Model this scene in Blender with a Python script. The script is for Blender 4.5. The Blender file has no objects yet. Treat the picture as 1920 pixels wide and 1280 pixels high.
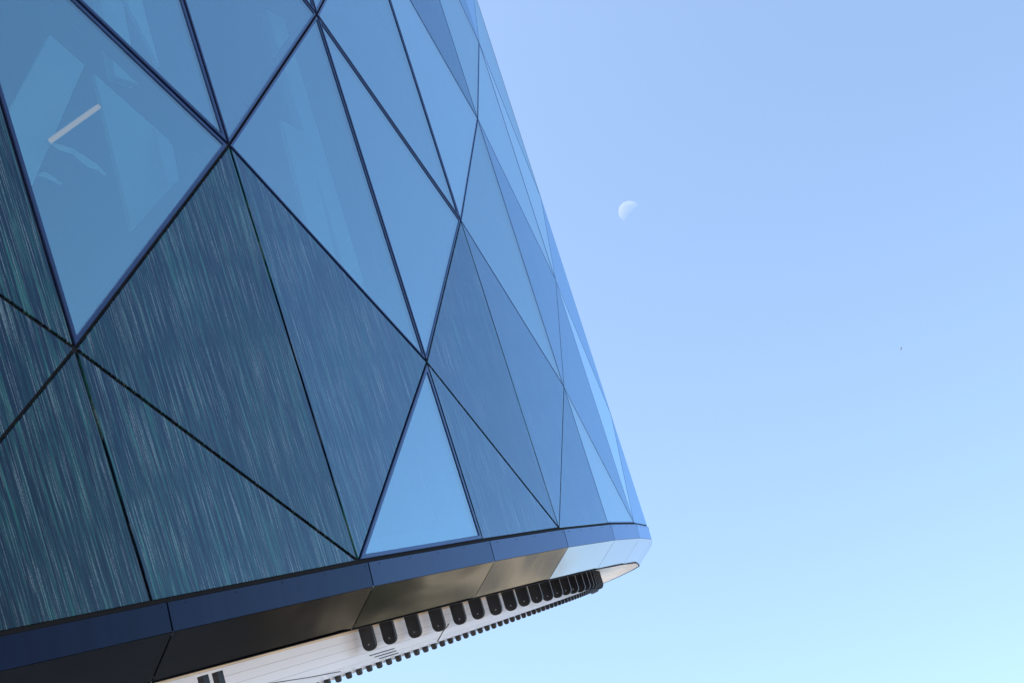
import bpy, bmesh, math, random
import numpy as np
from mathutils import Vector, Matrix, Euler, noise

random.seed(7)
sc = bpy.context.scene
C = sc.collection
R = math.radians

# ------------------------------------------------------------------ camera
EYE = Vector((0, 0, 1.6))
PITCH, ROLL = R(42), 0.0          # the real camera in the world
PITCH_B, ROLL_B = 0.209445, -0.303421  # the same camera in the leaning building's own frame

def cam_rot(p, r):
    # columns: right, up, back
    ri = Vector((1, 0, 0)); up = Vector((0, -math.sin(p), math.cos(p))); fw = Vector((0, math.cos(p), math.sin(p)))
    c, s = math.cos(r), math.sin(r)
    # roll: image content turned by r (screen y down)
    R2 = ri * c + up * s
    U2 = up * c - ri * s
    m = Matrix((R2, U2, -fw)).transposed()
    return m

RC_W, RC_B = cam_rot(PITCH, ROLL), cam_rot(PITCH_B, ROLL_B)
cam_d = bpy.data.cameras.new('camera')
cam = bpy.data.objects.new('camera', cam_d)
C.objects.link(cam)
cam.matrix_world = Matrix.Translation(EYE) @ RC_W.to_4x4()
cam_d.sensor_width = 36.0
cam_d.lens = 2400.0 / 1920.0 * 36.0
cam_d.clip_start = 0.1
cam_d.clip_end = 6000
sc.camera = cam

# ------------------------------------------------------------------ sky and sun
SUN_EL, SUN_AZ = R(37), R(-115)         # azimuth from +Y towards +X; the sun stands left of the view
w = bpy.data.worlds.new('World')
sc.world = w
w.use_nodes = True
nt = w.node_tree
bg = nt.nodes['Background']
sky = nt.nodes.new('ShaderNodeTexSky')
sky.sky_type = 'NISHITA'
sky.sun_disc = False
sky.sun_elevation = SUN_EL
sky.sun_rotation = SUN_AZ
sky.altitude = 100
sky.air_density = 1.3
sky.dust_density = 2.5
sky.ozone_density = 1.2
nt.links.new(sky.outputs[0], bg.inputs[0])
bg.inputs[1].default_value = 0.15
sd = bpy.data.lights.new('sun', 'SUN')
sd.energy = 4.0
sd.angle = R(0.53)
sd.color = (1.0, 0.95, 0.88)
sun = bpy.data.objects.new('sun', sd)
C.objects.link(sun)
SUND = Vector((math.sin(SUN_AZ) * math.cos(SUN_EL), math.cos(SUN_AZ) * math.cos(SUN_EL), math.sin(SUN_EL)))
sun.rotation_euler = SUND.to_track_quat('Z', 'Y').to_euler()
sun.location = SUND * 60
sc.view_settings.view_transform = 'Standard'
sc.view_settings.look = 'None'
sc.view_settings.gamma = 1.0
sc.view_settings.exposure = 1.40
sc.view_settings.use_curve_mapping = False
sc.cycles.max_bounces = 12
sc.cycles.transparent_max_bounces = 24
sc.cycles.sample_clamp_indirect = 6.0

# ------------------------------------------------------------------ materials
def mat(name):
    m = bpy.data.materials.new(name)
    m.use_nodes = True
    n = m.node_tree.nodes
    n.clear()
    out = n.new('ShaderNodeOutputMaterial')
    return m, n, m.node_tree.links, out

def N(n, t, **kw):
    x = n.new(t)
    for k, v in kw.items():
        if k in x.inputs.keys():
            x.inputs[k].default_value = v
        else:
            setattr(x, k, v)
    return x

def principled(name, col, rough=0.5, metal=0.0, ior=1.5, var=0.0, scale=3.0, bump=0.0, bscale=40.0):
    m, n, l, out = mat(name)
    p = N(n, 'ShaderNodeBsdfPrincipled', Roughness=rough, Metallic=metal, IOR=ior)
    p.inputs['Base Color'].default_value = (*col, 1)
    tc = N(n, 'ShaderNodeTexCoord')
    if var:
        no = N(n, 'ShaderNodeTexNoise', Scale=scale, Detail=6.0)
        l.new(tc.outputs['Object'], no.inputs['Vector'])
        mx = N(n, 'ShaderNodeMix', data_type='RGBA')
        mx.inputs['A'].default_value = (*[c * (1 - var) for c in col], 1)
        mx.inputs['B'].default_value = (*[min(1, c * (1 + var)) for c in col], 1)
        l.new(no.outputs['Fac'], mx.inputs['Factor'])
        l.new(mx.outputs['Result'], p.inputs['Base Color'])
    if bump:
        b = N(n, 'ShaderNodeBump', Strength=bump, Distance=0.01)
        no2 = N(n, 'ShaderNodeTexNoise', Scale=bscale, Detail=3.0)
        l.new(tc.outputs['Object'], no2.inputs['Vector'])
        l.new(no2.outputs['Fac'], b.inputs['Height'])
        l.new(b.outputs[0], p.inputs['Normal'])
    l.new(p.outputs[0], out.inputs[0])
    return m

def coating(n, l, bump, f0, f1, power, c0, c1):
    """reflectance and tint of a reflective coating: f0 head on, f0 + f1 at grazing"""
    lw_ = N(n, 'ShaderNodeLayerWeight', Blend=0.5)
    l.new(bump.outputs[0], lw_.inputs['Normal'])
    pw = N(n, 'ShaderNodeMath', operation='POWER')
    l.new(lw_.outputs['Facing'], pw.inputs[0]); pw.inputs[1].default_value = power
    ma = N(n, 'ShaderNodeMath', operation='MULTIPLY_ADD')
    l.new(pw.outputs[0], ma.inputs[0]); ma.inputs[1].default_value = f1; ma.inputs[2].default_value = f0
    mx = N(n, 'ShaderNodeMix', data_type='RGBA')
    l.new(pw.outputs[0], mx.inputs['Factor'])
    mx.inputs['A'].default_value = (*c0, 1); mx.inputs['B'].default_value = (*c1, 1)
    return ma.outputs[0], mx.outputs['Result']

def make_glass():
    m, n, l, out = mat('coated_blue_glass')
    tc = N(n, 'ShaderNodeTexCoord')
    no = N(n, 'ShaderNodeTexNoise', Scale=0.7, Detail=1.0)
    l.new(tc.outputs['Object'], no.inputs['Vector'])
    b = N(n, 'ShaderNodeBump', Strength=0.035, Distance=0.05)
    l.new(no.outputs['Fac'], b.inputs['Height'])
    tr = N(n, 'ShaderNodeBsdfTransparent')
    tr.inputs[0].default_value = (0.52, 0.70, 0.74, 1)
    gl = N(n, 'ShaderNodeBsdfGlossy', Roughness=0.015)
    l.new(b.outputs[0], gl.inputs['Normal'])
    fac, tint = coating(n, l, b, 0.145, 0.87, 1.45, (0.53, 0.79, 0.93), (0.66, 0.88, 1.0))
    l.new(tint, gl.inputs[0])
    oi = N(n, 'ShaderNodeObjectInfo')
    mr = N(n, 'ShaderNodeMapRange')
    mr.inputs['To Min'].default_value = 0.86; mr.inputs['To Max'].default_value = 1.12
    l.new(oi.outputs['Random'], mr.inputs['Value'])
    mu = N(n, 'ShaderNodeMath', operation='MULTIPLY')
    l.new(fac, mu.inputs[0]); l.new(mr.outputs[0], mu.inputs[1])
    fac = mu.outputs[0]
    mx = N(n, 'ShaderNodeMixShader')
    l.new(fac, mx.inputs[0])
    l.new(tr.outputs[0], mx.inputs[1])
    l.new(gl.outputs[0], mx.inputs[2])
    l.new(mx.outputs[0], out.inputs[0])
    return m

def make_striped():
    m, n, l, out = mat('striped_teal_glass_cladding')
    uv = N(n, 'ShaderNodeUVMap')
    uv.uv_map = 'UVMap'
    def streak(su, sv, detail, rough=0.55):
        mp = N(n, 'ShaderNodeMapping')
        mp.inputs['Scale'].default_value = (su, sv, 1)
        l.new(uv.outputs[0], mp.inputs[0])
        no = N(n, 'ShaderNodeTexNoise', Scale=1.0, Detail=detail, Roughness=rough)
        l.new(mp.outputs[0], no.inputs['Vector'])
        return no
    def ramp(src, stops):
        r = N(n, 'ShaderNodeValToRGB')
        e = r.color_ramp.elements
        e[0].position, e[0].color = stops[0][0], (*stops[0][1], 1)
        e[1].position, e[1].color = stops[-1][0], (*stops[-1][1], 1)
        for p_, c_ in stops[1:-1]:
            x = e.new(p_)
            x.color = (*c_, 1)
        l.new(src, r.inputs[0])
        return r
    a = streak(36, 0.7, 5.0, 0.72)
    base = ramp(a.outputs['Fac'], [(0.41, (0.001, 0.003, 0.010)), (0.48, (0.003, 0.011, 0.024)), (0.545, (0.006, 0.037, 0.040)), (0.65, (0.019, 0.098, 0.088))])
    f = streak(92, 1.3, 3.0, 0.6)
    fr_ = ramp(f.outputs['Fac'], [(0.545, (0, 0, 0)), (0.615, (1, 1, 1))])
    d = streak(60, 0.5, 2.0)
    dk = ramp(d.outputs['Fac'], [(0.40, (1, 1, 1)), (0.46, (0, 0, 0))])
    # fine dotted print inside the pale lines
    dot = streak(30, 95, 2.0)
    dr = ramp(dot.outputs['Fac'], [(0.35, (0.25, 0.25, 0.25)), (0.62, (1, 1, 1))])
    mul = N(n, 'ShaderNodeMath', operation='MULTIPLY')
    l.new(fr_.outputs[0], mul.inputs[0])
    l.new(dr.outputs[0], mul.inputs[1])
    m1 = N(n, 'ShaderNodeMix', data_type='RGBA')
    l.new(mul.outputs[0], m1.inputs['Factor'])
    l.new(base.outputs[0], m1.inputs['A'])
    m1.inputs['B'].default_value = (0.125, 0.168, 0.195, 1)
    m2 = N(n, 'ShaderNodeMix', data_type='RGBA')
    mm = N(n, 'ShaderNodeMath', operation='MULTIPLY')
    mm.inputs[1].default_value = 0.75
    l.new(dk.outputs[0], mm.inputs[0])
    l.new(mm.outputs[0], m2.inputs['Factor'])
    l.new(m1.outputs['Result'], m2.inputs['A'])
    m2.inputs['B'].default_value = (0.003, 0.007, 0.022, 1)
    p = N(n, 'ShaderNodeBsdfDiffuse')
    oi = N(n, 'ShaderNodeObjectInfo')
    mr = N(n, 'ShaderNodeMapRange')
    mr.inputs['To Min'].default_value = 0.82; mr.inputs['To Max'].default_value = 1.15
    l.new(oi.outputs['Random'], mr.inputs['Value'])
    hs = N(n, 'ShaderNodeHueSaturation')
    l.new(mr.outputs[0], hs.inputs['Value'])
    l.new(m2.outputs['Result'], hs.inputs['Color'])
    l.new(hs.outputs[0], p.inputs[0])
    b = N(n, 'ShaderNodeBump', Strength=0.04, Distance=0.004)
    l.new(f.outputs['Fac'], b.inputs['Height'])
    g = N(n, 'ShaderNodeBsdfGlossy', Roughness=0.10)
    l.new(b.outputs[0], g.inputs['Normal'])
    fac, tint = coating(n, l, b, 0.0, 1.0, 2.05, (0.52, 0.76, 1.0), (0.54, 0.77, 1.0))
    l.new(tint, g.inputs[0])
    mx = N(n, 'ShaderNodeMixShader')
    l.new(fac, mx.inputs[0]); l.new(p.outputs[0], mx.inputs[1]); l.new(g.outputs[0], mx.inputs[2])
    l.new(mx.outputs[0], out.inputs[0])
    return m

def make_steel():
    m, n, l, out = mat('polished_steel_soffit')
    tc = N(n, 'ShaderNodeTexCoord')
    no = N(n, 'ShaderNodeTexNoise', Scale=0.9, Detail=2.0, Roughness=0.4)
    l.new(tc.outputs['Object'], no.inputs['Vector'])
    b = N(n, 'ShaderNodeBump', Strength=0.11, Distance=0.12)
    l.new(no.outputs['Fac'], b.inputs['Height'])
    p = N(n, 'ShaderNodeBsdfPrincipled', Roughness=0.125, Metallic=1.0)
    p.inputs['Base Color'].default_value = (0.29, 0.286, 0.28, 1)
    l.new(b.outputs[0], p.inputs['Normal'])
    l.new(p.outputs[0], out.inputs[0])
    return m

def make_white_boards():
    m, n, l, out = mat('white_boards')
    tc = N(n, 'ShaderNodeTexCoord')
    mp = N(n, 'ShaderNodeMapping')
    mp.inputs['Scale'].default_value = (0.6, 0.6, 30)
    l.new(tc.outputs['Object'], mp.inputs[0])
    no = N(n, 'ShaderNodeTexNoise', Scale=1.0, Detail=3.0)
    l.new(mp.outputs[0], no.inputs['Vector'])
    mx = N(n, 'ShaderNodeMix', data_type='RGBA')
    mx.inputs['A'].default_value = (0.92, 0.89, 0.94, 1)
    mx.inputs['B'].default_value = (0.97, 0.95, 0.98, 1)
    l.new(no.outputs['Fac'], mx.inputs['Factor'])
    p = N(n, 'ShaderNodeBsdfPrincipled', Roughness=0.25, IOR=2.0)
    l.new(mx.outputs['Result'], p.inputs['Base Color'])
    l.new(p.outputs[0], out.inputs[0])
    return m

def make_moon():
    # the daytime moon: its sunlit side adds to the sky in front of it, its dark side adds nothing
    m, n, l, out = mat('moon_surface')
    tc = N(n, 'ShaderNodeTexCoord')
    no = N(n, 'ShaderNodeTexNoise', Scale=0.06, Detail=2.0)
    l.new(tc.outputs['Object'], no.inputs['Vector'])
    r = N(n, 'ShaderNodeValToRGB')
    r.color_ramp.elements[0].position = 0.40
    r.color_ramp.elements[0].color = (0.100, 0.088, 0.074, 1)
    r.color_ramp.elements[1].position = 0.60
    r.color_ramp.elements[1].color = (0.120, 0.105, 0.088, 1)
    l.new(no.outputs['Fac'], r.inputs[0])
    d = N(n, 'ShaderNodeBsdfDiffuse', Roughness=1.0)
    l.new(r.outputs[0], d.inputs[0])
    t = N(n, 'ShaderNodeBsdfTransparent')
    a = N(n, 'ShaderNodeAddShader')
    l.new(d.outputs[0], a.inputs[0])
    l.new(t.outputs[0], a.inputs[1])
    ge = N(n, 'ShaderNodeNewGeometry')
    mx = N(n, 'ShaderNodeMixShader')
    l.new(ge.outputs['Backfacing'], mx.inputs[0])
    l.new(a.outputs[0], mx.inputs[1])
    l.new(t.outputs[0], mx.inputs[2])
    l.new(mx.outputs[0], out.inputs[0])
    return m

def make_lamp():
    m, n, l, out = mat('lit_tube')
    e = N(n, 'ShaderNodeEmission', Strength=0.50)
    e.inputs[0].default_value = (1.0, 0.42, 0.17, 1)
    l.new(e.outputs[0], out.inputs[0])
    return m

def make_ground():
    m, n, l, out = mat('ground_grass_and_paving')
    tc = N(n, 'ShaderNodeTexCoord')
    big = N(n, 'ShaderNodeTexNoise', Scale=0.05, Detail=6.0)
    fine = N(n, 'ShaderNodeTexNoise', Scale=1.4, Detail=8.0)
    l.new(tc.outputs['Object'], big.inputs['Vector'])
    l.new(tc.outputs['Object'], fine.inputs['Vector'])
    r = N(n, 'ShaderNodeValToRGB')
    e = r.color_ramp.elements
    e[0].position, e[0].color = 0.38, (0.085, 0.095, 0.045, 1)
    e[1].position, e[1].color = 0.66, (0.27, 0.25, 0.20, 1)
    l.new(big.outputs['Fac'], r.inputs[0])
    mx = N(n, 'ShaderNodeMix', data_type='RGBA', blend_type='MULTIPLY')
    mx.inputs['Factor'].default_value = 0.5
    l.new(r.outputs[0], mx.inputs['A'])
    l.new(fine.outputs['Color'], mx.inputs['B'])
    p = N(n, 'ShaderNodeBsdfPrincipled', Roughness=0.95)
    l.new(mx.outputs['Result'], p.inputs['Base Color'])
    l.new(p.outputs[0], out.inputs[0])
    return m

def make_enamel(name, col, f0, f1, power, rough):
    m, n, l, out = mat(name)
    tc = N(n, 'ShaderNodeTexCoord')
    mp = N(n, 'ShaderNodeMapping')
    mp.inputs['Scale'].default_value = (4, 4, 0.7)
    l.new(tc.outputs['Object'], mp.inputs[0])
    no = N(n, 'ShaderNodeTexNoise', Scale=2.0, Detail=5.0)
    l.new(mp.outputs[0], no.inputs['Vector'])
    mx0 = N(n, 'ShaderNodeMix', data_type='RGBA')
    mx0.inputs['A'].default_value = (*[c * 0.6 for c in col], 1); mx0.inputs['B'].default_value = (*[c * 1.4 for c in col], 1)
    l.new(no.outputs['Fac'], mx0.inputs['Factor'])
    d = N(n, 'ShaderNodeBsdfDiffuse')
    l.new(mx0.outputs['Result'], d.inputs[0])
    b = N(n, 'ShaderNodeBump', Strength=0.04, Distance=0.02)
    l.new(no.outputs['Fac'], b.inputs['Height'])
    g = N(n, 'ShaderNodeBsdfGlossy', Roughness=rough)
    l.new(b.outputs[0], g.inputs['Normal'])
    fac, tint = coating(n, l, b, f0, f1, power, (0.55, 0.72, 1.0), (0.55, 0.75, 1.0))
    l.new(tint, g.inputs[0])
    mx = N(n, 'ShaderNodeMixShader')
    l.new(fac, mx.inputs[0]); l.new(d.outputs[0], mx.inputs[1]); l.new(g.outputs[0], mx.inputs[2])
    l.new(mx.outputs[0], out.inputs[0])
    return m

M = dict(
    glass=make_glass(), teal=make_striped(), steel=make_steel(), boards=make_white_boards(),
    moon=make_moon(), lamp=make_lamp(), ground=make_ground(),
    navy=make_enamel('navy_painted_frame', (0.009, 0.018, 0.060), 0.010, 0.80, 2.1, 0.18),
    fascia=make_enamel('navy_gloss_fascia', (0.005, 0.008, 0.024), 0.002, 1.0, 2.7, 0.12),
    joint=principled('dark_joint', (0.007, 0.006, 0.008), 0.7, ior=1.3),
    black=principled('black_painted_steel', (0.006, 0.006, 0.010), 0.28, bump=0.05, bscale=30),
    zinc=principled('zinc_bolt', (0.35, 0.34, 0.36), 0.35, metal=0.8),
    white=principled('white_ceiling_paint', (0.82, 0.81, 0.84), 0.5, var=0.04),
    tan=principled('sunlit_tan_trim', (0.80, 0.60, 0.40), 0.30, var=0.25, scale=1.2),  # bright tan stands for sunlight on the shaded band
    roof=principled('grey_roof', (0.25, 0.25, 0.26), 0.8, var=0.1),
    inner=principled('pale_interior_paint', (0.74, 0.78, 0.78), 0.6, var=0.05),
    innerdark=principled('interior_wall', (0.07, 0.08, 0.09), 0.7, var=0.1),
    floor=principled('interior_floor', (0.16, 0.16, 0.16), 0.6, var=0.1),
    rear=principled('rear_cladding', (0.03, 0.06, 0.10), 0.3, var=0.2),
    concrete=principled('concrete', (0.34, 0.33, 0.31), 0.85, var=0.12, scale=2, bump=0.15),
    asphalt=principled('asphalt', (0.034, 0.034, 0.035), 0.9, var=0.2, scale=6, bump=0.2),
    paving=principled('light_paving', (0.48, 0.45, 0.41), 0.85, var=0.12, scale=1.5),
    bird=principled('bird_feathers', (0.30, 0.32, 0.36), 0.8, var=0.2, scale=20),
    wavy_strip=principled('pale_wavy_strip', (0.75, 0.78, 0.80), 0.7, var=0.1),
)

# ------------------------------------------------------------------ helpers
ROOT_LOCAL = Vector((-7.0, 24.0, 0.07))       # centre of the underside in the building's own frame
RB = RC_W @ RC_B.transposed()                 # building frame -> world

building = bpy.data.objects.new('glass_building', None)
C.objects.link(building)
building.location = EYE + RB @ ROOT_LOCAL
building.rotation_euler = RB.to_euler()
building['label'] = 'leaning curved building clad in triangular blue glass panes and striped teal panels'
building['category'] = 'building'

def obj(name, verts, faces, material, parent=None, uvs=None, origin=None, smooth=False, local=True):
    """one mesh object; verts in the building's frame (local=True) or the world"""
    vs = [Vector(v) for v in verts]
    if local:
        vs = [v - ROOT_LOCAL for v in vs]
    o_ = origin
    if o_ is None:
        o_ = sum(vs, Vector()) / len(vs)
    me = bpy.data.meshes.new(name)
    me.from_pydata([tuple(v - o_) for v in vs], [], faces)
    if uvs is not None:
        ul = me.uv_layers.new(name='UVMap')
        for lp in me.loops:
            ul.data[lp.index].uv = uvs[lp.vertex_index]
    me.materials.append(material)
    if smooth:
        for p in me.polygons:
            p.use_smooth = True
    me.update()
    o = bpy.data.objects.new(name, me)
    C.objects.link(o)
    if parent is not None and parent is not building and parent.type == 'MESH':
        o.location = o_ - parent.location
    else:
        o.location = o_
    o.parent = parent
    return o

class MB:
    def __init__(s):
        s.v, s.f = [], []
    def add(s, v, f):
        b = len(s.v)
        s.v += [Vector(x) for x in v]
        s.f += [[b + i for i in q] for q in f]
    def box(s, c, ax, ay, az):
        c = Vector(c)
        vs = [c + ax * i + ay * j + az * k for i in (-1, 1) for j in (-1, 1) for k in (-1, 1)]
        s.add(vs, [(0, 1, 3, 2), (4, 6, 7, 5), (0, 4, 5, 1), (2, 3, 7, 6), (0, 2, 6, 4), (1, 5, 7, 3)])
    def bar(s, a, b, n, wd, d0, d1):
        """bar from a to b; n = outward normal; width wd; from depth d0 to d1 below the surface"""
        a, b = Vector(a), Vector(b)
        t = (b - a).normalized()
        sd_ = t.cross(n).normalized()
        c = (a + b) / 2 - n * (d0 + d1) / 2
        s.box(c, t * (b - a).length / 2, sd_ * wd / 2, n * (d1 - d0) / 2)
    def build(s, name, m, parent=None, **k):
        return obj(name, s.v, s.f, m, parent, **k)

# ------------------------------------------------------------------ the plan and the diagrid
PLAN = [(-8.85, 3.35), (-7.95, 4.35), (-6.55, 6.08), (-5.022, 8.352), (-3.526, 10.722), (-2.147, 13.017), (-1.038, 15.422), (-0.146, 17.725),
        (0.581, 20.185), (1.089, 22.625), (1.429, 25.091), (1.56, 27.6), (1.67, 30.1), (1.62, 32.7), (1.47, 35.3),
        (1.30, 38.0), (1.08, 40.6), (0.75, 43.2), (0.15, 45.6), (-0.9, 47.9), (-2.6, 49.8)]
PLAN = [Vector((x, y)) for x, y in PLAN[2:]]
# index of the vertex where the fitted half-step 0 sits (even nodes of the lattice)
I0 = 2
NF = len(PLAN) - 1
REAR = [Vector(p) for p in [(-4.9, 50.9), (-7.6, 51.0), (-10.4, 49.6), (-12.6, 46.6), (-14.6, 41), (-16.4, 34), (-17.6, 26), (-17.8, 18), (-16.8, 11), (-14.4, 6.4), (-11.2, 4.3), (-8.6, 4.3)]]
LEAN = Vector((-0.014903, -0.354384))
H, Z0 = 2.2, 1.0729
TOP = 5

def node(i, h):
    s = h + 1
    p = PLAN[i] + LEAN * s
    return Vector((p.x, p.y, Z0 + s * H))

def plan_node(p, h):
    s = h + 1
    return Vector((p.x + LEAN.x * s, p.y + LEAN.y * s, Z0 + s * H))

UPV = Vector((LEAN.x, LEAN.y, H)).normalized()

def inset(tri, d):
    """inward offset of a triangle by d (scalar or per edge)"""
    n = (tri[1] - tri[0]).cross(tri[2] - tri[0]).normalized()
    ds = d if isinstance(d, (list, tuple)) else [d] * 3
    out = []
    for k in range(3):
        a, b, c = tri[k - 1], tri[k], tri[(k + 1) % 3]
        t1, t2 = (b - a).normalized(), (c - b).normalized()
        n1, n2 = n.cross(t1), n.cross(t2)      # inward normals of edges (a,b) and (b,c)
        d1, d2 = ds[k - 1], ds[k]
        # p = b + x ; x.n1 = d1 ; x.n2 = d2
        g = n1.dot(n2)
        det = 1 - g * g
        x = n1 * ((d1 - g * d2) / det) + n2 * ((d2 - g * d1) / det)
        out.append(b + x)
    return out

GAP = 0.014

def gap_of(i):
    return GAP if i < 5 else (0.009 if i < 7 else 0.005)

def cladding(tri, i):
    n = (tri[1] - tri[0]).cross(tri[2] - tri[0]).normalized()
    G = gap_of(i)
    a = inset(tri, G)
    b = inset(tri, G + 0.004)
    th = 0.045
    vs = [p for p in b] + [p - n * (0.006 if i < 5 else 0.002) for p in a] + [p - n * th for p in a]
    fs = [(0, 1, 2), (0, 3, 4, 1), (1, 4, 5, 2), (2, 5, 3, 0), (3, 6, 7, 4), (4, 7, 8, 5), (5, 8, 6, 3), (8, 7, 6)]
    t = n.cross(UPV).normalized() * -1
    ou, ov = random.uniform(0, 50), random.uniform(0, 50)
    uvs = [((p - tri[0]).dot(t) + ou, (p - tri[0]).dot(UPV) + ov) for p in vs]
    return obj('cladding_panel', vs, fs, M['teal'], building, uvs=uvs)

def window(tri, i, fw=0.042):
    n = (tri[1] - tri[0]).cross(tri[2] - tri[0]).normalized()
    G = gap_of(i)
    fw = 0.048 if min(z.z for z in tri) < Z0 + 0.1 and i < 5 else (fw if i < 3 else (0.026 if i < 5 else 0.018))
    a = inset(tri, G)
    a2 = inset(tri, G + 0.006)
    b2 = inset(tri, G + fw - 0.006)
    b = inset(tri, G + fw)
    f0, dp = (0.004 if i < 5 else 0.001), 0.06
    rec = 0.008 if i < 5 else 0.0015
    vs = ([p + n * (f0 - (0.008 if i < 5 else 0.002)) for p in a] + [p + n * f0 for p in a2] + [p + n * f0 for p in b2] + [p + n * (f0 - (0.006 if i < 5 else 0.001)) for p in b]
          + [p - n * dp for p in b] + [p - n * dp for p in a])
    fs = []
    for r in range(5):
        for k in range(3):
            j = (k + 1) % 3
            fs.append((r * 3 + k, r * 3 + j, r * 3 + 3 + j, r * 3 + 3 + k))
    for k in range(3):
        j = (k + 1) % 3
        fs.append((15 + k, 15 + j, j, k))
    fr = obj('window_frame', vs, fs, M['navy'], building)
    c = inset(tri, G + fw - 0.012)
    vs = [p - n * rec for p in c] + [p - n * (rec + 0.018) for p in c]
    # a triangular sheet of glass (front face and back face, 18 mm thick)
    obj('glass_pane', vs, [(0, 1, 2), (5, 4, 3), (0, 3, 4, 1), (1, 4, 5, 2), (2, 5, 3, 0)], M['glass'], fr)
    return fr

# which triangles are glazed: (facet half-step, vertical side, centre level), the rest are striped panels
def pos(i):
    return (i - I0) / 2.0

GLASS = set()
def key(i, tri_hs):
    return (i, tuple(sorted(tri_hs)))
# facet index i lies between plan vertices i and i+1
glz = {
    2: [((0, 0), (0, 2), (1, 1)), ((1, 1), (1, 3), (0, 2)), ((0, 2), (0, 4), (1, 3)), ((1, 3), (1, 5), (0, 4))],
    3: [((0, 1), (0, 3), (1, 2)), ((1, 0), (1, 2), (0, 1)), ((0, -1), (1, -1), (1, 0)), ((1, 2), (1, 4), (0, 3))],
    4: [((0, 0), (0, 2), (1, 1)), ((1, 1), (1, 3), (0, 2)), ((0, 2), (0, 4), (1, 3))],
    5: [((0, 1), (0, 3), (1, 2)), ((1, 0), (1, 2), (0, 1))],
    6: [((1, 1), (1, 3), (0, 2)), ((0, 2), (0, 4), (1, 3)), ((0, -1), (1, -1), (0, 0))],
    7: [((0, 1), (0, 3), (1, 2)), ((0, -1), (0, 1), (1, 0)), ((1, 2), (1, 4), (0, 3))],
    8: [((0, 0), (0, 2), (1, 1)), ((1, 1), (1, 3), (0, 2))],
    9: [((1, 0), (1, 2), (0, 1)), ((0, -1), (1, -1), (1, 0)), ((0, 3), (0, 5), (1, 4))],
}
for i, ts in glz.items():
    for t in ts:
        GLASS.add((i, frozenset(t)))

edges = {}
def add_edge(a, b, n):
    k = frozenset([a, b])
    edges.setdefault(k, [a, b, Vector()])
    edges[k][2] += n

for i in range(NF):
    odd_left = ((i - I0) % 2 != 0)            # left vertex carries the odd levels
    nodesL = [-1] + [h for h in range(0, TOP) if (h % 2 == 1) == odd_left] + [TOP]
    nodesR = [-1] + [h for h in range(0, TOP) if (h % 2 == 0) == odd_left] + [TOP]
    nodesL, nodesR = sorted(set(nodesL)), sorted(set(nodesR))
    a = b = 0
    tris = []
    while a < len(nodesL) - 1 or b < len(nodesR) - 1:
        na = nodesL[a + 1] if a + 1 < len(nodesL) else 99
        nb = nodesR[b + 1] if b + 1 < len(nodesR) else 99
        # at the foot a lattice node (odd level -1) sends its diagonal up to level 0 on the other side
        if na < nb or (na == nb and nodesL[a] < nodesR[b]):
            tris.append(((0, nodesL[a]), (1, nodesR[b]), (0, na)))
            a += 1
        else:
            tris.append(((0, nodesL[a]), (1, nodesR[b]), (1, nb)))
            b += 1
    for t in tris:
        P3 = [node(i + s, h) for s, h in t]
        n = (P3[1] - P3[0]).cross(P3[2] - P3[0]).normalized()
        ft = frozenset(t)
        if (i, ft) in GLASS or (i > 9 and (hash((i * 7 + sum(h for _, h in t)) % 5) < 2)):
            window(P3, i)
        else:
            cladding(P3, i)
        ks = [(i + s, h) for s, h in t]
        for k in range(3):
            add_edge(ks[k], ks[(k + 1) % 3], n)

# backing mullions behind every joint
for a, b, n in edges.values():
    n = n.normalized()
    m = MB()
    A, B = node(*a), node(*b)
    d = (B - A).normalized()
    m.bar(A + d * 0.03, B - d * 0.03, n, 0.10, 0.066, 0.20)
    m.bar(A, B, n, 0.050, 0.030, 0.0655)
    m.build('mullion', M['joint'], building)

# ------------------------------------------------------------------ fascia, soffit, underside
RING = PLAN + REAR
def ring_normals(pts):
    out = []
    for k in range(len(pts)):
        a, b, c = pts[k - 1], pts[k], pts[(k + 1) % len(pts)]
        t1, t2 = (b - a).normalized(), (c - b).normalized()
        n1, n2 = Vector((t1.y, -t1.x)), Vector((t2.y, -t2.x))
        m = (n1 + n2) / (1 + n1.dot(n2))
        out.append(m)
    return out
RN = ring_normals(RING)
def off(k, d, z, along=0.0):
    k %= len(RING)
    p = RING[k] + RN[k] * d
    if along:
        t = (RING[(k + 1) % len(RING)] - RING[k]).normalized()
        p = p + t * along
    return Vector((p.x, p.y, z))

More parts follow.
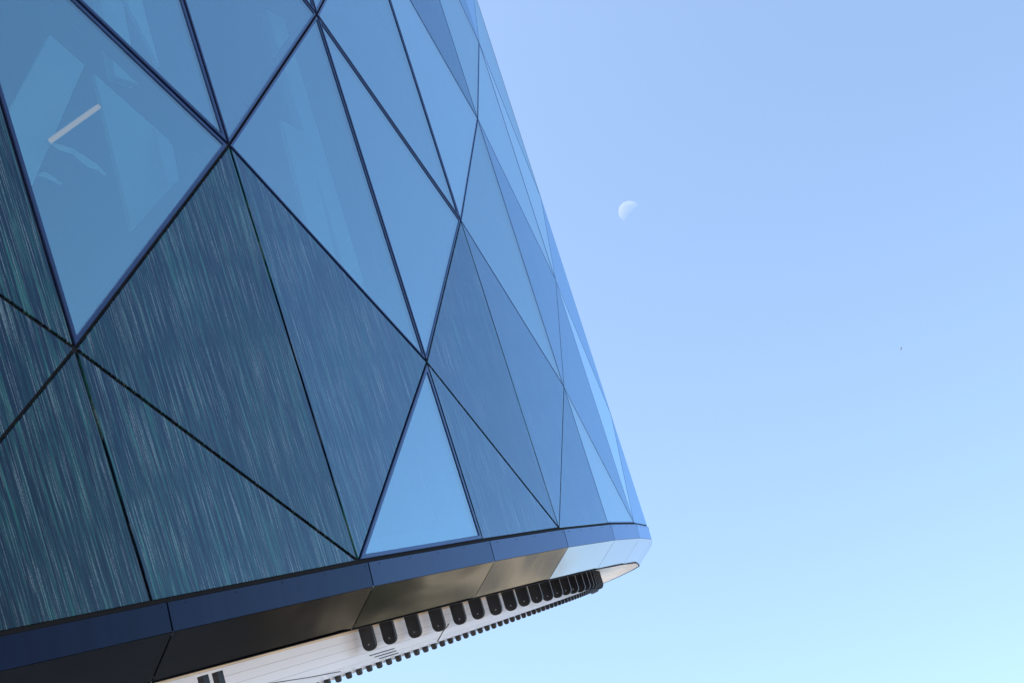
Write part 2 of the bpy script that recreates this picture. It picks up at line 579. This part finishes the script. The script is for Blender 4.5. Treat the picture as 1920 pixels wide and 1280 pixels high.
ZF1, ZF0, ZS = 1.044, 0.798, 0.455
AL = 0.14
RINGF = [RING[k] + (RING[(k + 1) % len(RING)] - RING[k]).normalized() * AL for k in range(len(RING))]
RNF = ring_normals(RINGF)
def offf(k, d, z):
    k %= len(RING)
    p = RINGF[k] + RNF[k] * d
    return Vector((p.x, p.y, z))
for k in range(len(RING)):
    g = 0.009
    k2 = (k + 1) % len(RING)
    def rowpts(d, z):
        A, B = offf(k, d, z), offf(k2, d, z)
        t1 = (B - A).normalized()
        return [A + t1 * g, B - t1 * g]
    top, bot = rowpts(0.016, ZF1), rowpts(0.004, ZF0)
    topi, boti = rowpts(-0.014, ZF1), rowpts(-0.026, ZF0 + 0.02)
    v = top + bot + topi + boti
    f = [(2, 3, 1, 0), (0, 1, 5, 4), (6, 7, 3, 2), (4, 5, 7, 6), (0, 4, 6, 2), (1, 3, 7, 5)]
    fp = obj('fascia_panel', v, f, M['fascia'], building)
    if k <= 12:
        m = MB()
        A, B = offf(k, 0.0145, ZF1 - 0.028), offf(k2, 0.0145, ZF1 - 0.028)
        t = (B - A).normalized(); n = Vector((t.y, -t.x, 0))
        L = (B - A).length
        for q in (0.20, 0.8, 1.4, 2.0, L - 0.06):
            c = A + t * q
            ring = [c + (t * math.cos(x) + Vector((0, 0, 1)) * math.sin(x)) * 0.005 for x in np.linspace(0, 2 * math.pi, 7)[:-1]]
            m.add([p for p in ring] + [p + n * 0.006 for p in ring], [tuple(range(6, 12))] + [(j, (j + 1) % 6, 6 + (j + 1) % 6, 6 + j) for j in range(6)])
        m.build('fascia_rivets', M['joint'], fp)['kind'] = 'stuff'
    # sloping polished soffit, subdivided so the sheet can bow a little
    nu, nv = 12, 5
    o1 = rowpts(0.000, ZF0 - 0.004)
    o2 = rowpts(-0.41, ZS)
    def along(pts, u):
        return pts[0].lerp(pts[1], u)
    v, f = [], []
    us = list(np.linspace(0, 1, nu))
    nn = (o1[1] - o1[0]).cross(o2[0] - o1[0]).normalized()
    if nn.z > 0: nn = -nn
    for lay in (0, 1):
        for jv in range(nv + 1):
            for u in us:
                vv = jv / nv
                p = along(o1, u).lerp(along(o2, u), vv)
                bow = 0.006 * math.sin(math.pi * u) * math.sin(math.pi * vv) * (1 + 0.8 * math.sin(k * 2.7))
                v.append(p + nn * bow - nn * 0.02 * lay)
    W = len(us); S = W * (nv + 1)
    for jv in range(nv):
        for ju in range(W - 1):
            a0 = jv * W + ju
            f.append((a0, a0 + W, a0 + W + 1, a0 + 1))
            f.append((S + a0, S + a0 + 1, S + a0 + W + 1, S + a0 + W))
    loop = [ju for ju in range(W)] + [jv * W + W - 1 for jv in range(1, nv + 1)] + [nv * W + ju for ju in range(W - 2, -1, -1)] + [jv * W for jv in range(nv - 1, 0, -1)]
    b0 = len(v)
    v += [v[q] for q in loop] + [v[S + q] for q in loop]
    nl = len(loop)
    f += [(b0 + q, b0 + (q + 1) % nl, b0 + nl + (q + 1) % nl, b0 + nl + q) for q in range(nl)]
    so = obj('soffit_panel', v, f, M['steel'], building, smooth=True)

def ringstrip(name, m, rows, parent=building, ks=None, closed=True):
    """loft through rows of (offset, z) round the whole ring"""
    v, f = [], []
    n = len(RING)
    for d, z in rows:
        for k in range(n):
            v.append(off(k, d, z))
    for r in range(len(rows) - 1):
        for k in range(n):
            k2 = (k + 1) % n
            f.append((r * n + k, r * n + k2, (r + 1) * n + k2, (r + 1) * n + k))
    return obj(name, v, f, m, parent)

# dark recess behind the joint between wall and fascia and behind the fascia joints
ringstrip('joint_backing', M['joint'], [(-0.055, Z0 + 0.06), (-0.055, ZF0 + 0.03), (-0.10, ZF0), (-0.46, ZS + 0.035)])
# white inner lip and the ceiling above it
ZC = ZS + 0.15
ringstrip('inner_lip', M['white'], [(-0.425, ZS + 0.004), (-0.47, ZS + 0.004), (-0.49, ZC + 0.01)])
ringstrip('soffit_edge', M['joint'], [(-0.400, ZS - 0.001), (-0.402, ZS - 0.009), (-0.424, ZS - 0.009), (-0.424, ZS + 0.002)])
ringstrip('ceiling', M['white'], [(-0.44, ZC), (-3.4, ZC)])

# recessed white skirt wall under the ceiling
def skirt_off(k):
    k %= len(RING)
    q = pos(k) if k < len(PLAN) else 6
    t = min(max((q - 0.5) / 2.5, 0), 1)
    return -(2.15 * (1 - t) + 1.55 * t)
SK = [RING[k] + RN[k] * skirt_off(k) for k in range(len(RING))]
# smooth closed curve through the skirt points
def chaikin(p, it=2):
    for _ in range(it):
        q = []
        for k in range(len(p)):
            a, b = p[k], p[(k + 1) % len(p)]
            q += [a * 0.75 + b * 0.25, a * 0.25 + b * 0.75]
        p = q
    return p
SKC = chaikin(SK, 2)
def zb_at(y):
    return 0.034 + 0.0172 * min(max(y - 15.7, -6), 11.5)
ZB = 0.10
BOARDS = 6
SKN = ring_normals(SKC)
for b_ in range(BOARDS):
    v, f = [], []
    n = len(SKC)
    for d, e_ in ((-0.02, 0), (0.0, 0), (0.003, 1), (-0.02, 1)):
        for k in range(n):
            p = SKC[k] + SKN[k] * d
            zt, zl = ZC + 0.005, zb_at(SKC[k].y)
            z = zt + (zl - zt) * (b_ + e_) / BOARDS + 0.002 * e_
            v.append(Vector((p.x, p.y, z)))
    for r in range(4):
        r2 = (r + 1) % 4
        for k in range(n):
            k2 = (k + 1) % n
            f.append((r * n + k, r * n + k2, r2 * n + k2, r2 * n + k))
    obj('skirt_board', v, f, M['boards'], building, smooth=False)
# tan band along the top of the skirt, with sunlight put into its colour
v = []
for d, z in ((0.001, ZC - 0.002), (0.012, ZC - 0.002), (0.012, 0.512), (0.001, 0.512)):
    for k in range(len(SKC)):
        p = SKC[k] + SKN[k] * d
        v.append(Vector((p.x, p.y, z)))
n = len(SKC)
obj('sunlit_tan_band', v, [(r * n + k, r * n + (k + 1) % n, (r + 1) % 4 * n + (k + 1) % n, (r + 1) % 4 * n + k) for r in range(4) for k in range(n)], M['tan'], building)
v = [Vector((p.x, p.y, zb_at(p.y) + 0.01)) for p in SKC]
obj('underside', v, [tuple(range(len(v)))[::-1]], M['white'], building)

# arc-length walk along the skirt
def walker(curve, start_xy):
    cum = [0.0]
    n = len(curve)
    for k in range(n):
        cum.append(cum[-1] + (curve[(k + 1) % n] - curve[k]).length)
    s0 = min(range(n), key=lambda k: (curve[k] - Vector(start_xy)).length)
    def at(s):
        s = (s + cum[s0]) % cum[-1]
        for k in range(n):
            if s <= cum[k + 1]:
                u = (s - cum[k]) / (cum[k + 1] - cum[k])
                a, b = curve[k], curve[(k + 1) % n]
                t = (b - a).normalized()
                return a.lerp(b, u), t, Vector((t.y, -t.x))
    return at
WALK = walker(SKC, (-3.6, 15.0))

def tongue(name, s, o_in, o_out, ztop, zbot, th, bolt):
    p, t, nrm = WALK(s)
    a = Vector((p.x, p.y, 0)) + Vector((nrm.x, nrm.y, 0)) * o_in
    e = Vector((nrm.x, nrm.y, 0)); T = Vector((t.x, t.y, 0))
    wd = o_out - o_in
    r = wd * 0.44
    prof = [(0, ztop), (0, zbot + r)]
    for q in range(1, 6):
        x = q / 6 * math.pi / 2
        prof.append((r - r * math.cos(x), zbot + r - r * math.sin(x)))
    prof.append((r, zbot)); prof.append((wd - r, zbot))
    for q in range(1, 6):
        x = q / 6 * math.pi / 2
        prof.append((wd - r + r * math.sin(x), zbot + r - r * math.cos(x)))
    prof += [(wd, zbot + r), (wd, ztop)]
    n = len(prof)
    ch = 0.004
    def ringp(tt, shrink):
        cx = wd / 2; cz = (ztop + zbot) / 2
        out = []
        for x, z in prof:
            dx, dz = x - cx, z - cz
            out.append(a + e * (cx + dx * (1 - shrink / (wd / 2))) + Vector((0, 0, cz + dz * (1 - shrink / ((ztop - zbot) / 2)))) + T * tt)
        return out
    rows = [ringp(-th / 2, ch), ringp(-th / 2 + ch, 0), ringp(th / 2 - ch, 0), ringp(th / 2, ch)]
    v = sum(rows, [])
    f = [tuple(range(n)), tuple(range(3 * n, 4 * n))[::-1]]
    for q in range(3):
        for k in range(n):
            k2 = (k + 1) % n
            f.append((q * n + k, (q + 1) * n + k, (q + 1) * n + k2, q * n + k2))
    o = obj(name, v, f, M['black'], building)
    if bolt:
        c = a + e * (wd * 0.5) + Vector((0, 0, zbot + r * 0.9)) - T * (th / 2)
        seg = 8
        br = 0.012
        ring = [c + (e * math.cos(x) + Vector((0, 0, 1)) * math.sin(x)) * br for x in np.linspace(0, 2 * math.pi, seg + 1)[:-1]]
        ring2 = [p_ - T * 0.010 + (c - p_) * 0.25 for p_ in ring]
        obj('bolt', ring + ring2, [tuple(range(seg, 2 * seg))[::-1]] + [(j, seg + j, seg + (j + 1) % seg, (j + 1) % seg) for j in range(seg)], M['zinc'], o)
    return o


# black rounded plates hanging from the ceiling in front of the skirt
s_ = 1.53
fin_s = [1.53, 1.99]
while fin_s[-1] < 19.5:
    fin_s.append(fin_s[-1] + 0.62 + 0.02 * math.sin(len(fin_s) * 2.3))
for q, s_ in enumerate(fin_s):
    tongue('hanging_fin', s_, 0.045, 0.245, ZC - 0.002, 0.236 + 0.008 * math.sin(q * 1.7), 0.045, q < 14)
# small black teeth under the lower rim of the skirt
s_ = -1.2
while s_ < 20:
    p_, t_, n_ = WALK(s_)
    zb = zb_at(p_.y)
    tongue('rim_tooth', s_, 0.02, 0.095, zb + 0.035, zb - 0.045, 0.04, False)
    s_ += 0.205 + 0.012 * max(0, min(s_, 6)) * 0.8

def on_skirt(s, z, o=0.008):
    p, t, n = WALK(s)
    p = p + n * o
    return Vector((p.x, p.y, z)), Vector((t.x, t.y, 0)), Vector((n.x, n.y, 0))

for q in range(3):
    a, t, n = on_skirt(1.66 + 0.09 * q, 0.185 - 0.034 * q, 0.006)
    b, _, _ = on_skirt(2.22 + 0.03 * q, 0.185 - 0.034 * q, 0.006)
    m = MB()
    m.bar(a + n * 0.004, b + n * 0.004, n, 0.010, 0, 0.012)
    m.build('vent_slot', M['joint'], building)
for pts in ([(3.75, 0.30), (3.52, 0.22), (3.30, 0.11)], [(-0.75, 0.27), (-0.2, 0.20), (0.4, 0.145), (1.0, 0.105)]):
    m = MB()
    for (s1, z1), (s2, z2) in zip(pts[:-1], pts[1:]):
        a, t, n = on_skirt(s1, z1, 0.008)
        b, _, _ = on_skirt(s2, z2, 0.008)
        m.bar(a + n * 0.003, b + n * 0.003, n, 0.007, 0, 0.010)
    m.build('board_seam', M['joint'], building)

# ------------------------------------------------------------------ shell: roof, rear wall, floors, core
tp = [plan_node(p, TOP) for p in RING]
n = len(RING)
lift = Vector((0, 0, 0.25))
v = [p for p in tp] + [p + lift for p in tp]
f = [tuple(range(n, 2 * n)), tuple(range(n))[::-1]] + [(k, (k + 1) % n, n + (k + 1) % n, n + k) for k in range(n)]
obj('roof', v, f, M['roof'], building)
for k in range(len(PLAN) - 1, len(RING)):
    a, b = RING[k], RING[(k + 1) % n]
    if k == len(RING) - 1:
        pass
    P4 = [plan_node(a, -1), plan_node(b, -1), plan_node(b, TOP), plan_node(a, TOP)]
    nn = (P4[1] - P4[0]).cross(P4[3] - P4[0]).normalized()
    vs = P4 + [p - nn * 0.1 for p in P4]
    obj('rear_wall', vs, [(0, 1, 2, 3), (7, 6, 5, 4), (0, 4, 5, 1), (1, 5, 6, 2), (2, 6, 7, 3), (3, 7, 4, 0)], M['rear'], building)

def slab(name, d, h0, th, m):
    a = []
    for k in range(n):
        p = RING[k] + RN[k] * d
        a.append(plan_node(p, h0))
    v = a + [p + Vector((0, 0, th)) for p in a]
    f = [tuple(range(n, 2 * n)), tuple(range(n))[::-1]] + [(k, (k + 1) % n, n + (k + 1) % n, n + k) for k in range(n)]
    return obj(name, v, f, m, building)
slab('floor_slab', -0.35, -0.93, 0.12, M['floor'])
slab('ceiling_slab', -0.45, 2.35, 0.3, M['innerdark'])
v = []
for h_ in (-0.85, TOP):
    for k in range(n):
        v.append(plan_node(RING[k] + RN[k] * -4.2, h_))
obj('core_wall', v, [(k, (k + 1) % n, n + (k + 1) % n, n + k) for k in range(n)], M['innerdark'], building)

def face_point(i, h, u, depth):
    """point behind facade bay i (between plan vertices i and i+1) at fraction u and level h"""
    a, b = node(i, h), node(i + 1, h)
    t = (b - a).normalized()
    nn = t.cross(UPV).normalized()
    return a.lerp(b, u) - nn * depth, t, nn

# inner diagonal braces of the lattice, painted pale
def brace(i0, h0, u0, i1, h1, u1, depth, wd, th=0.12):
    a, t, nn = face_point(i0, h0, u0, depth)
    b, _, _ = face_point(i1, h1, u1, depth)
    m = MB()
    m.bar(a, b, nn, wd, 0, th)
    return m.build('interior_brace', M['inner'], building)
def ipanel(i, depth, pts, th=0.06):
    P_ = [face_point(i, h, u, depth)[0] for u, h in pts]
    nn = face_point(i, 0, 0.5, depth)[2]
    q = len(P_)
    v = P_ + [p - nn * th for p in P_]
    return obj('interior_panel', v, [tuple(range(q)), tuple(range(q, 2 * q))[::-1]] + [(k, q + k, q + (k + 1) % q, (k + 1) % q) for k in range(q)], M['inner'], building)
ipanel(2, 0.9, [(0.605, 1.61), (0.729, 1.496), (0.311, 0.843), (0.05, 0.62), (0.05, 0.80)])
ipanel(2, 1.0, [(0.802, 1.49), (0.753, 0.713), (1.076, 1.015), (1.093, 1.219)])
ipanel(2, 0.8, [(0.957, 1.217), (1.024, 1.144), (0.998, 0.956), (0.93, 0.924)])
ipanel(2, 0.9, [(1.035, 1.963), (1.147, 1.999), (1.126, 1.587), (1.09, 1.758)])
ipanel(3, 1.0, [(1.045, 1.574), (1.221, 1.538), (1.126, 0.647), (0.968, 0.783)])
brace(4, -0.8, 0.3, 4, 3.4, 0.4, 1.0, 0.4)
brace(3, 1.6, 0.15, 3, 4.2, 0.5, 1.3, 0.35)

# a lit tube lamp and a pale crumpled strip behind the big left pane
lamp = bpy.data.objects.new('tube_lamp', None)
C.objects.link(lamp)
lp, lt, ln = face_point(2, 1.117, 0.497, 0.6)
lw = lambda p: EYE + RB @ p
lamp.location = lw(lp)
lamp['label'] = 'slim lit tube lamp seen through the large upper left glass pane'
lamp['category'] = 'lamp'
la, lb = face_point(2, 1.011, 0.362, 0.6)[0], face_point(2, 1.223, 0.632, 0.6)[0]
def world_obj(name, verts, faces, m, parent):
    vs = [lw(Vector(x)) - parent.location for x in verts]
    me = bpy.data.meshes.new(name)
    me.from_pydata([tuple(x) for x in vs], [], faces)
    me.materials.append(m)
    o = bpy.data.objects.new(name, me)
    C.objects.link(o)
    o.parent = parent
    return o
m = MB(); m.bar(la, lb, ln, 0.045, 0, 0.04)
world_obj('diffuser', m.v, m.f, M['lamp'], lamp)
m = MB(); m.bar(la, lb, ln, 0.055, 0.042, 0.09)
world_obj('housing', m.v, m.f, M['inner'], lamp)

dr = bpy.data.objects.new('crumpled_strip', None)
C.objects.link(dr)
dr.location = lw(face_point(2, 0.95, 0.5, 0.7)[0])
dr['label'] = 'pale crumpled strip seen below the tube lamp behind the upper left glass pane'
dr['category'] = 'drape'
rd = random.Random(3)
for nm, cs, wds in (('fold', [(0.385, 1.022), (0.42, 1.012), (0.449, 1.004), (0.475, 1.000), (0.501, 0.984), (0.529, 0.961), (0.565, 0.948), (0.593, 0.905)], [.01, .03, .035, .02, .045, .05, .04, .015]),
                    ('fold', [(0.298, 0.867), (0.32, 0.868), (0.342, 0.862), (0.384, 0.833)], [.01, .03, .03, .01])):
    v, f = [], []
    for (u, h), w_ in zip(cs, wds):
        p, t_, n_ = face_point(2, h, u, 0.7)
        for q in range(5):
            v.append(p + UPV * w_ * (q - 2) / 2 * rd.uniform(.7, 1.2) - n_ * (0.02 * math.sin(q * 1.6) + rd.uniform(0, .02)))
    nb = len(v)
    v += [p - ln * 0.006 for p in v]
    for a_ in range(len(cs) - 1):
        for q in range(4):
            i_ = a_ * 5 + q
            f.append((i_, i_ + 1, i_ + 6, i_ + 5)); f.append((nb + i_, nb + i_ + 5, nb + i_ + 6, nb + i_ + 1))
    o_ = world_obj(nm, v, f, M['wavy_strip'], dr)
    for p_ in o_.data.polygons: p_.use_smooth = True

# ------------------------------------------------------------------ supports
# slim twin posts under the near end and a concrete stem under the middle
def to_local(pw):
    return RB.transposed() @ (pw - EYE)
GROUND_N = RB.transposed() @ Vector((0, 0, 1))
for ds in (0.0, 0.145):
    p, t, nn = on_skirt(-1.97 + ds * 1.25, 0.44, 0.85)
    top = lw(p)
    down = (RB @ Vector((0, 0, -1))).normalized()
    L = top.z / -down.z
    foot = to_local(top + down * L)
    m = MB(); m.bar(p, foot, nn, 0.075, -0.04, 0.04)
    m.build('support_post', M['black'], building)
cx = Vector((-9.5, 17.0, 0.2))
v = []
top = lw(cx)
ns = 32
rings = [(0.0, 2.6), (0.25, 2.2), (1.0, 2.2)]
for fz, r_ in rings:
    for k in range(ns):
        x = 2 * math.pi * k / ns
        v.append(Vector((top.x + r_ * math.cos(x), top.y + r_ * math.sin(x), top.z * (1 - fz) + (0.4 if fz == 0 else 0))))
f = [(q * ns + k, (q + 1) * ns + k, (q + 1) * ns + (k + 1) % ns, q * ns + (k + 1) % ns) for q in range(len(rings) - 1) for k in range(ns)]
vv = [to_local(p) for p in v]
obj('concrete_stem', vv, f, M['concrete'], building)

# ------------------------------------------------------------------ ground
def flat(name, pts, z, m):
    o = obj(name, [(x, y, z) for x, y in pts], [tuple(range(len(pts)))], m, None, local=False, origin=Vector((0, 0, z)))
    o['kind'] = 'structure'
    return o
flat('ground', [(-2500, -2500), (2500, -2500), (2500, 2500), (-2500, 2500)], 0.0, M['ground'])
flat('bounce_pavement', [(-40, -60), (60, -60), (60, 30), (75, 90), (-60, 90), (-60, -30)], 0.004, M['paving'])  # unseen pale plaza, laid wide to bounce light onto the skirt
flat('road', [(-1, 6), (7.5, 9), (14, 22), (24, 38), (42, 66), (36, 70), (16, 52), (5, 36), (-1.5, 22), (-4, 12)], 0.008, M['asphalt'])  # unseen strip, shaped so the left soffit panels reflect it dark

# ------------------------------------------------------------------ trees across the road, seen only as reflections in the soffit
def leaf_material():
    m, n, l, out = mat('tree_foliage')
    tc = N(n, 'ShaderNodeTexCoord')
    no = N(n, 'ShaderNodeTexNoise', Scale=0.6, Detail=4.0)
    l.new(tc.outputs['Object'], no.inputs['Vector'])
    r = N(n, 'ShaderNodeValToRGB')
    r.color_ramp.elements[0].position, r.color_ramp.elements[0].color = 0.35, (0.040, 0.050, 0.020, 1)
    r.color_ramp.elements[1].position, r.color_ramp.elements[1].color = 0.65, (0.105, 0.100, 0.055, 1)
    l.new(no.outputs['Fac'], r.inputs[0])
    p = N(n, 'ShaderNodeBsdfPrincipled', Roughness=0.7)
    l.new(r.outputs[0], p.inputs['Base Color'])
    l.new(p.outputs[0], out.inputs[0])
    return m
M['leaf'] = leaf_material()
M['bark'] = principled('tree_bark', (0.09, 0.065, 0.045), 0.9, var=0.3, scale=8)
def tree_meshes(seed, hgt):
    rg = random.Random(seed)
    m = MB()
    def limb(a, b, r0, r1):
        d = (b - a).normalized()
        u = d.orthogonal().normalized(); w2 = d.cross(u)
        v = [p + (u * math.cos(x) + w2 * math.sin(x)) * r for p, r in ((a, r0), (b, r1)) for x in [k * math.pi / 4 for k in range(8)]]
        m.add(v, [(k, (k + 1) % 8, 8 + (k + 1) % 8, 8 + k) for k in range(8)])
    top = Vector((rg.uniform(-.3, .3), rg.uniform(-.3, .3), hgt * 0.45))
    limb(Vector((0, 0, 0)), top, 0.28, 0.17)
    cl = []
    for q in range(9):
        x = q * 2.4 + rg.uniform(0, .8); el = rg.uniform(0.3, 1.3)
        e = top + Vector((math.cos(x) * math.cos(el), math.sin(x) * math.cos(el), math.sin(el))) * hgt * rg.uniform(.25, .48)
        limb(top - Vector((0, 0, rg.uniform(0, 1))), e, 0.11, 0.04)
        cl.append((e, rg.uniform(.12, .2) * hgt))
    me1 = bpy.data.meshes.new('trunk'); me1.from_pydata([tuple(v) for v in m.v], [], m.f); me1.materials.append(M['bark'])
    v, f = [], []
    for c, r_ in cl:
        for q in range(260):
            d = Vector((rg.gauss(0, 1), rg.gauss(0, 1), rg.gauss(0, .8)))
            p = c + d.normalized() * r_ * rg.uniform(.3, 1.1)
            u = Vector((rg.gauss(0, 1), rg.gauss(0, 1), rg.gauss(0, 1))).normalized(); w2 = u.orthogonal().normalized()
            sz = rg.uniform(.10, .22)
            b = len(v)
            v += [p - u * sz, p + w2 * sz * .5, p + u * sz, p - w2 * sz * .5]
            f.append((b, b + 1, b + 2, b + 3))
    me2 = bpy.data.meshes.new('crown'); me2.from_pydata([tuple(x) for x in v], [], f); me2.materials.append(M['leaf'])
    return me1, me2
TM = [tree_meshes(q, hg) for q, hg in ((1, 10.5), (2, 12.5), (3, 9.0))]
rg = random.Random(5)
for q in range(20):
    az = R(8 + q * 2.6); ds = rg.uniform(42, 50) + (6 if q % 2 else 0)
    t = bpy.data.objects.new('tree', None); C.objects.link(t)
    t.location = (math.sin(az) * ds, math.cos(az) * ds, 0); t.rotation_euler = (0, 0, rg.uniform(0, 6.28))
    sc_ = rg.uniform(.8, 1.2) ; t.scale = (sc_, sc_, sc_)
    t['label'] = 'leafy olive green tree in the row across the road from the building'
    t['category'] = 'tree'; t['group'] = 'trees across the road'
    for nm, me_ in zip(('trunk', 'crown'), TM[q % 3]):
        o = bpy.data.objects.new(nm, me_); C.objects.link(o); o.parent = t

# ------------------------------------------------------------------ moon
def world_dir(px, py):
    return RC_W @ Vector(((px - 960) / 2400.0, -(py - 640) / 2400.0, -1.0)).normalized()
MD = 1800.0
moon_bm = bmesh.new()
bmesh.ops.create_uvsphere(moon_bm, u_segments=128, v_segments=96, radius=MD * 20.0 / 2400.0)
bmesh.ops.delete(moon_bm, geom=[v_ for v_ in moon_bm.verts if v_.co.dot(SUND) < -0.28 * MD * 19.0 / 2400.0], context='VERTS')
me = bpy.data.meshes.new('moon')
moon_bm.to_mesh(me); moon_bm.free()
for p in me.polygons: p.use_smooth = True
me.materials.append(M['moon'])
moon = bpy.data.objects.new('moon', me)
C.objects.link(moon)
moon.location = EYE + world_dir(1180, 397) * MD
moon['label'] = 'pale half moon in the clear blue daytime sky right of the building'
moon['category'] = 'moon'

# ------------------------------------------------------------------ a far bird
bl = EYE + world_dir(1689.5, 654) * 210
bird = bpy.data.objects.new('bird', None)
C.objects.link(bird)
bird.location = bl
bird['label'] = 'tiny dark bird flying far off in the open sky at right'
bird['category'] = 'bird'
def bird_part(name, v, f):
    me = bpy.data.meshes.new(name); me.from_pydata(v, [], f); me.materials.append(M['bird'])
    o = bpy.data.objects.new(name, me); C.objects.link(o); o.parent = bird
    for p in me.polygons: p.use_smooth = True
    return o
v, f = [], []
prof = [(-0.20, 0.004), (-0.15, 0.03), (-0.05, 0.055), (0.06, 0.05), (0.12, 0.03), (0.16, 0.035), (0.20, 0.02), (0.235, 0.003)]
for x, r_ in prof:
    for k in range(8):
        a_ = k * math.pi / 4
        v.append((x, r_ * math.cos(a_), r_ * math.sin(a_)))
for q in range(len(prof) - 1):
    for k in range(8):
        f.append((q * 8 + k, q * 8 + (k + 1) % 8, (q + 1) * 8 + (k + 1) % 8, (q + 1) * 8 + k))
f += [tuple(range(8))[::-1], tuple(range(len(prof) * 8 - 8, len(prof) * 8))]
bird_part('body', v, f)
for sg in (-1, 1):
    w_ = [(0.08, 0.03 * sg, 0.02), (-0.06, 0.03 * sg, 0.02), (0.07, 0.22 * sg, 0.12), (-0.07, 0.22 * sg, 0.11), (0.0, 0.42 * sg, 0.06), (-0.05, 0.42 * sg, 0.06)]
    v = w_ + [(x, y, z - 0.012) for x, y, z in w_]
    f = [(0, 1, 3, 2), (2, 3, 5, 4), (6, 8, 9, 7), (8, 10, 11, 9), (0, 2, 8, 6), (2, 4, 10, 8), (1, 7, 9, 3), (3, 9, 11, 5), (4, 5, 11, 10), (0, 6, 7, 1)]
    bird_part('wing', v, f)

# ------------------------------------------------------------------ a long brown building beyond the trees, unseen, added to brown the soffit's reflection
far = bpy.data.objects.new('reflection_building', None)
C.objects.link(far)
far.location = (35, 64, 0); far.rotation_euler = (0, 0, R(-28))
far['label'] = 'long pale brown building added behind the trees for its reflection in the soffit'
far['category'] = 'building'
M['beige'] = principled('brown_render', (0.20, 0.18, 0.145), 0.9, var=0.12, scale=0.3)
M['darkglass'] = principled('dark_window_glass', (0.02, 0.025, 0.03), 0.1)
def far_part(name, c, sx, sy, sz, m):
    b = MB(); b.box(c, Vector((sx, 0, 0)), Vector((0, sy, 0)), Vector((0, 0, sz)))
    me = bpy.data.meshes.new(name); me.from_pydata([tuple(x) for x in b.v], [], b.f); me.materials.append(m)
    o = bpy.data.objects.new(name, me); C.objects.link(o); o.parent = far
    return o
far_part('wall', (0, 0, 12.0), 42, 7, 12.0, M['beige'])
far_part('roof', (0, 0, 24.3), 42.5, 7.5, 0.3, M['roof'])
for fl in range(6):
    for q in range(16):
        far_part('window', (-38.5 + q * 5.1, -7.0, 2.4 + fl * 3.8), 1.5, 0.08, 1.0, M['darkglass'])
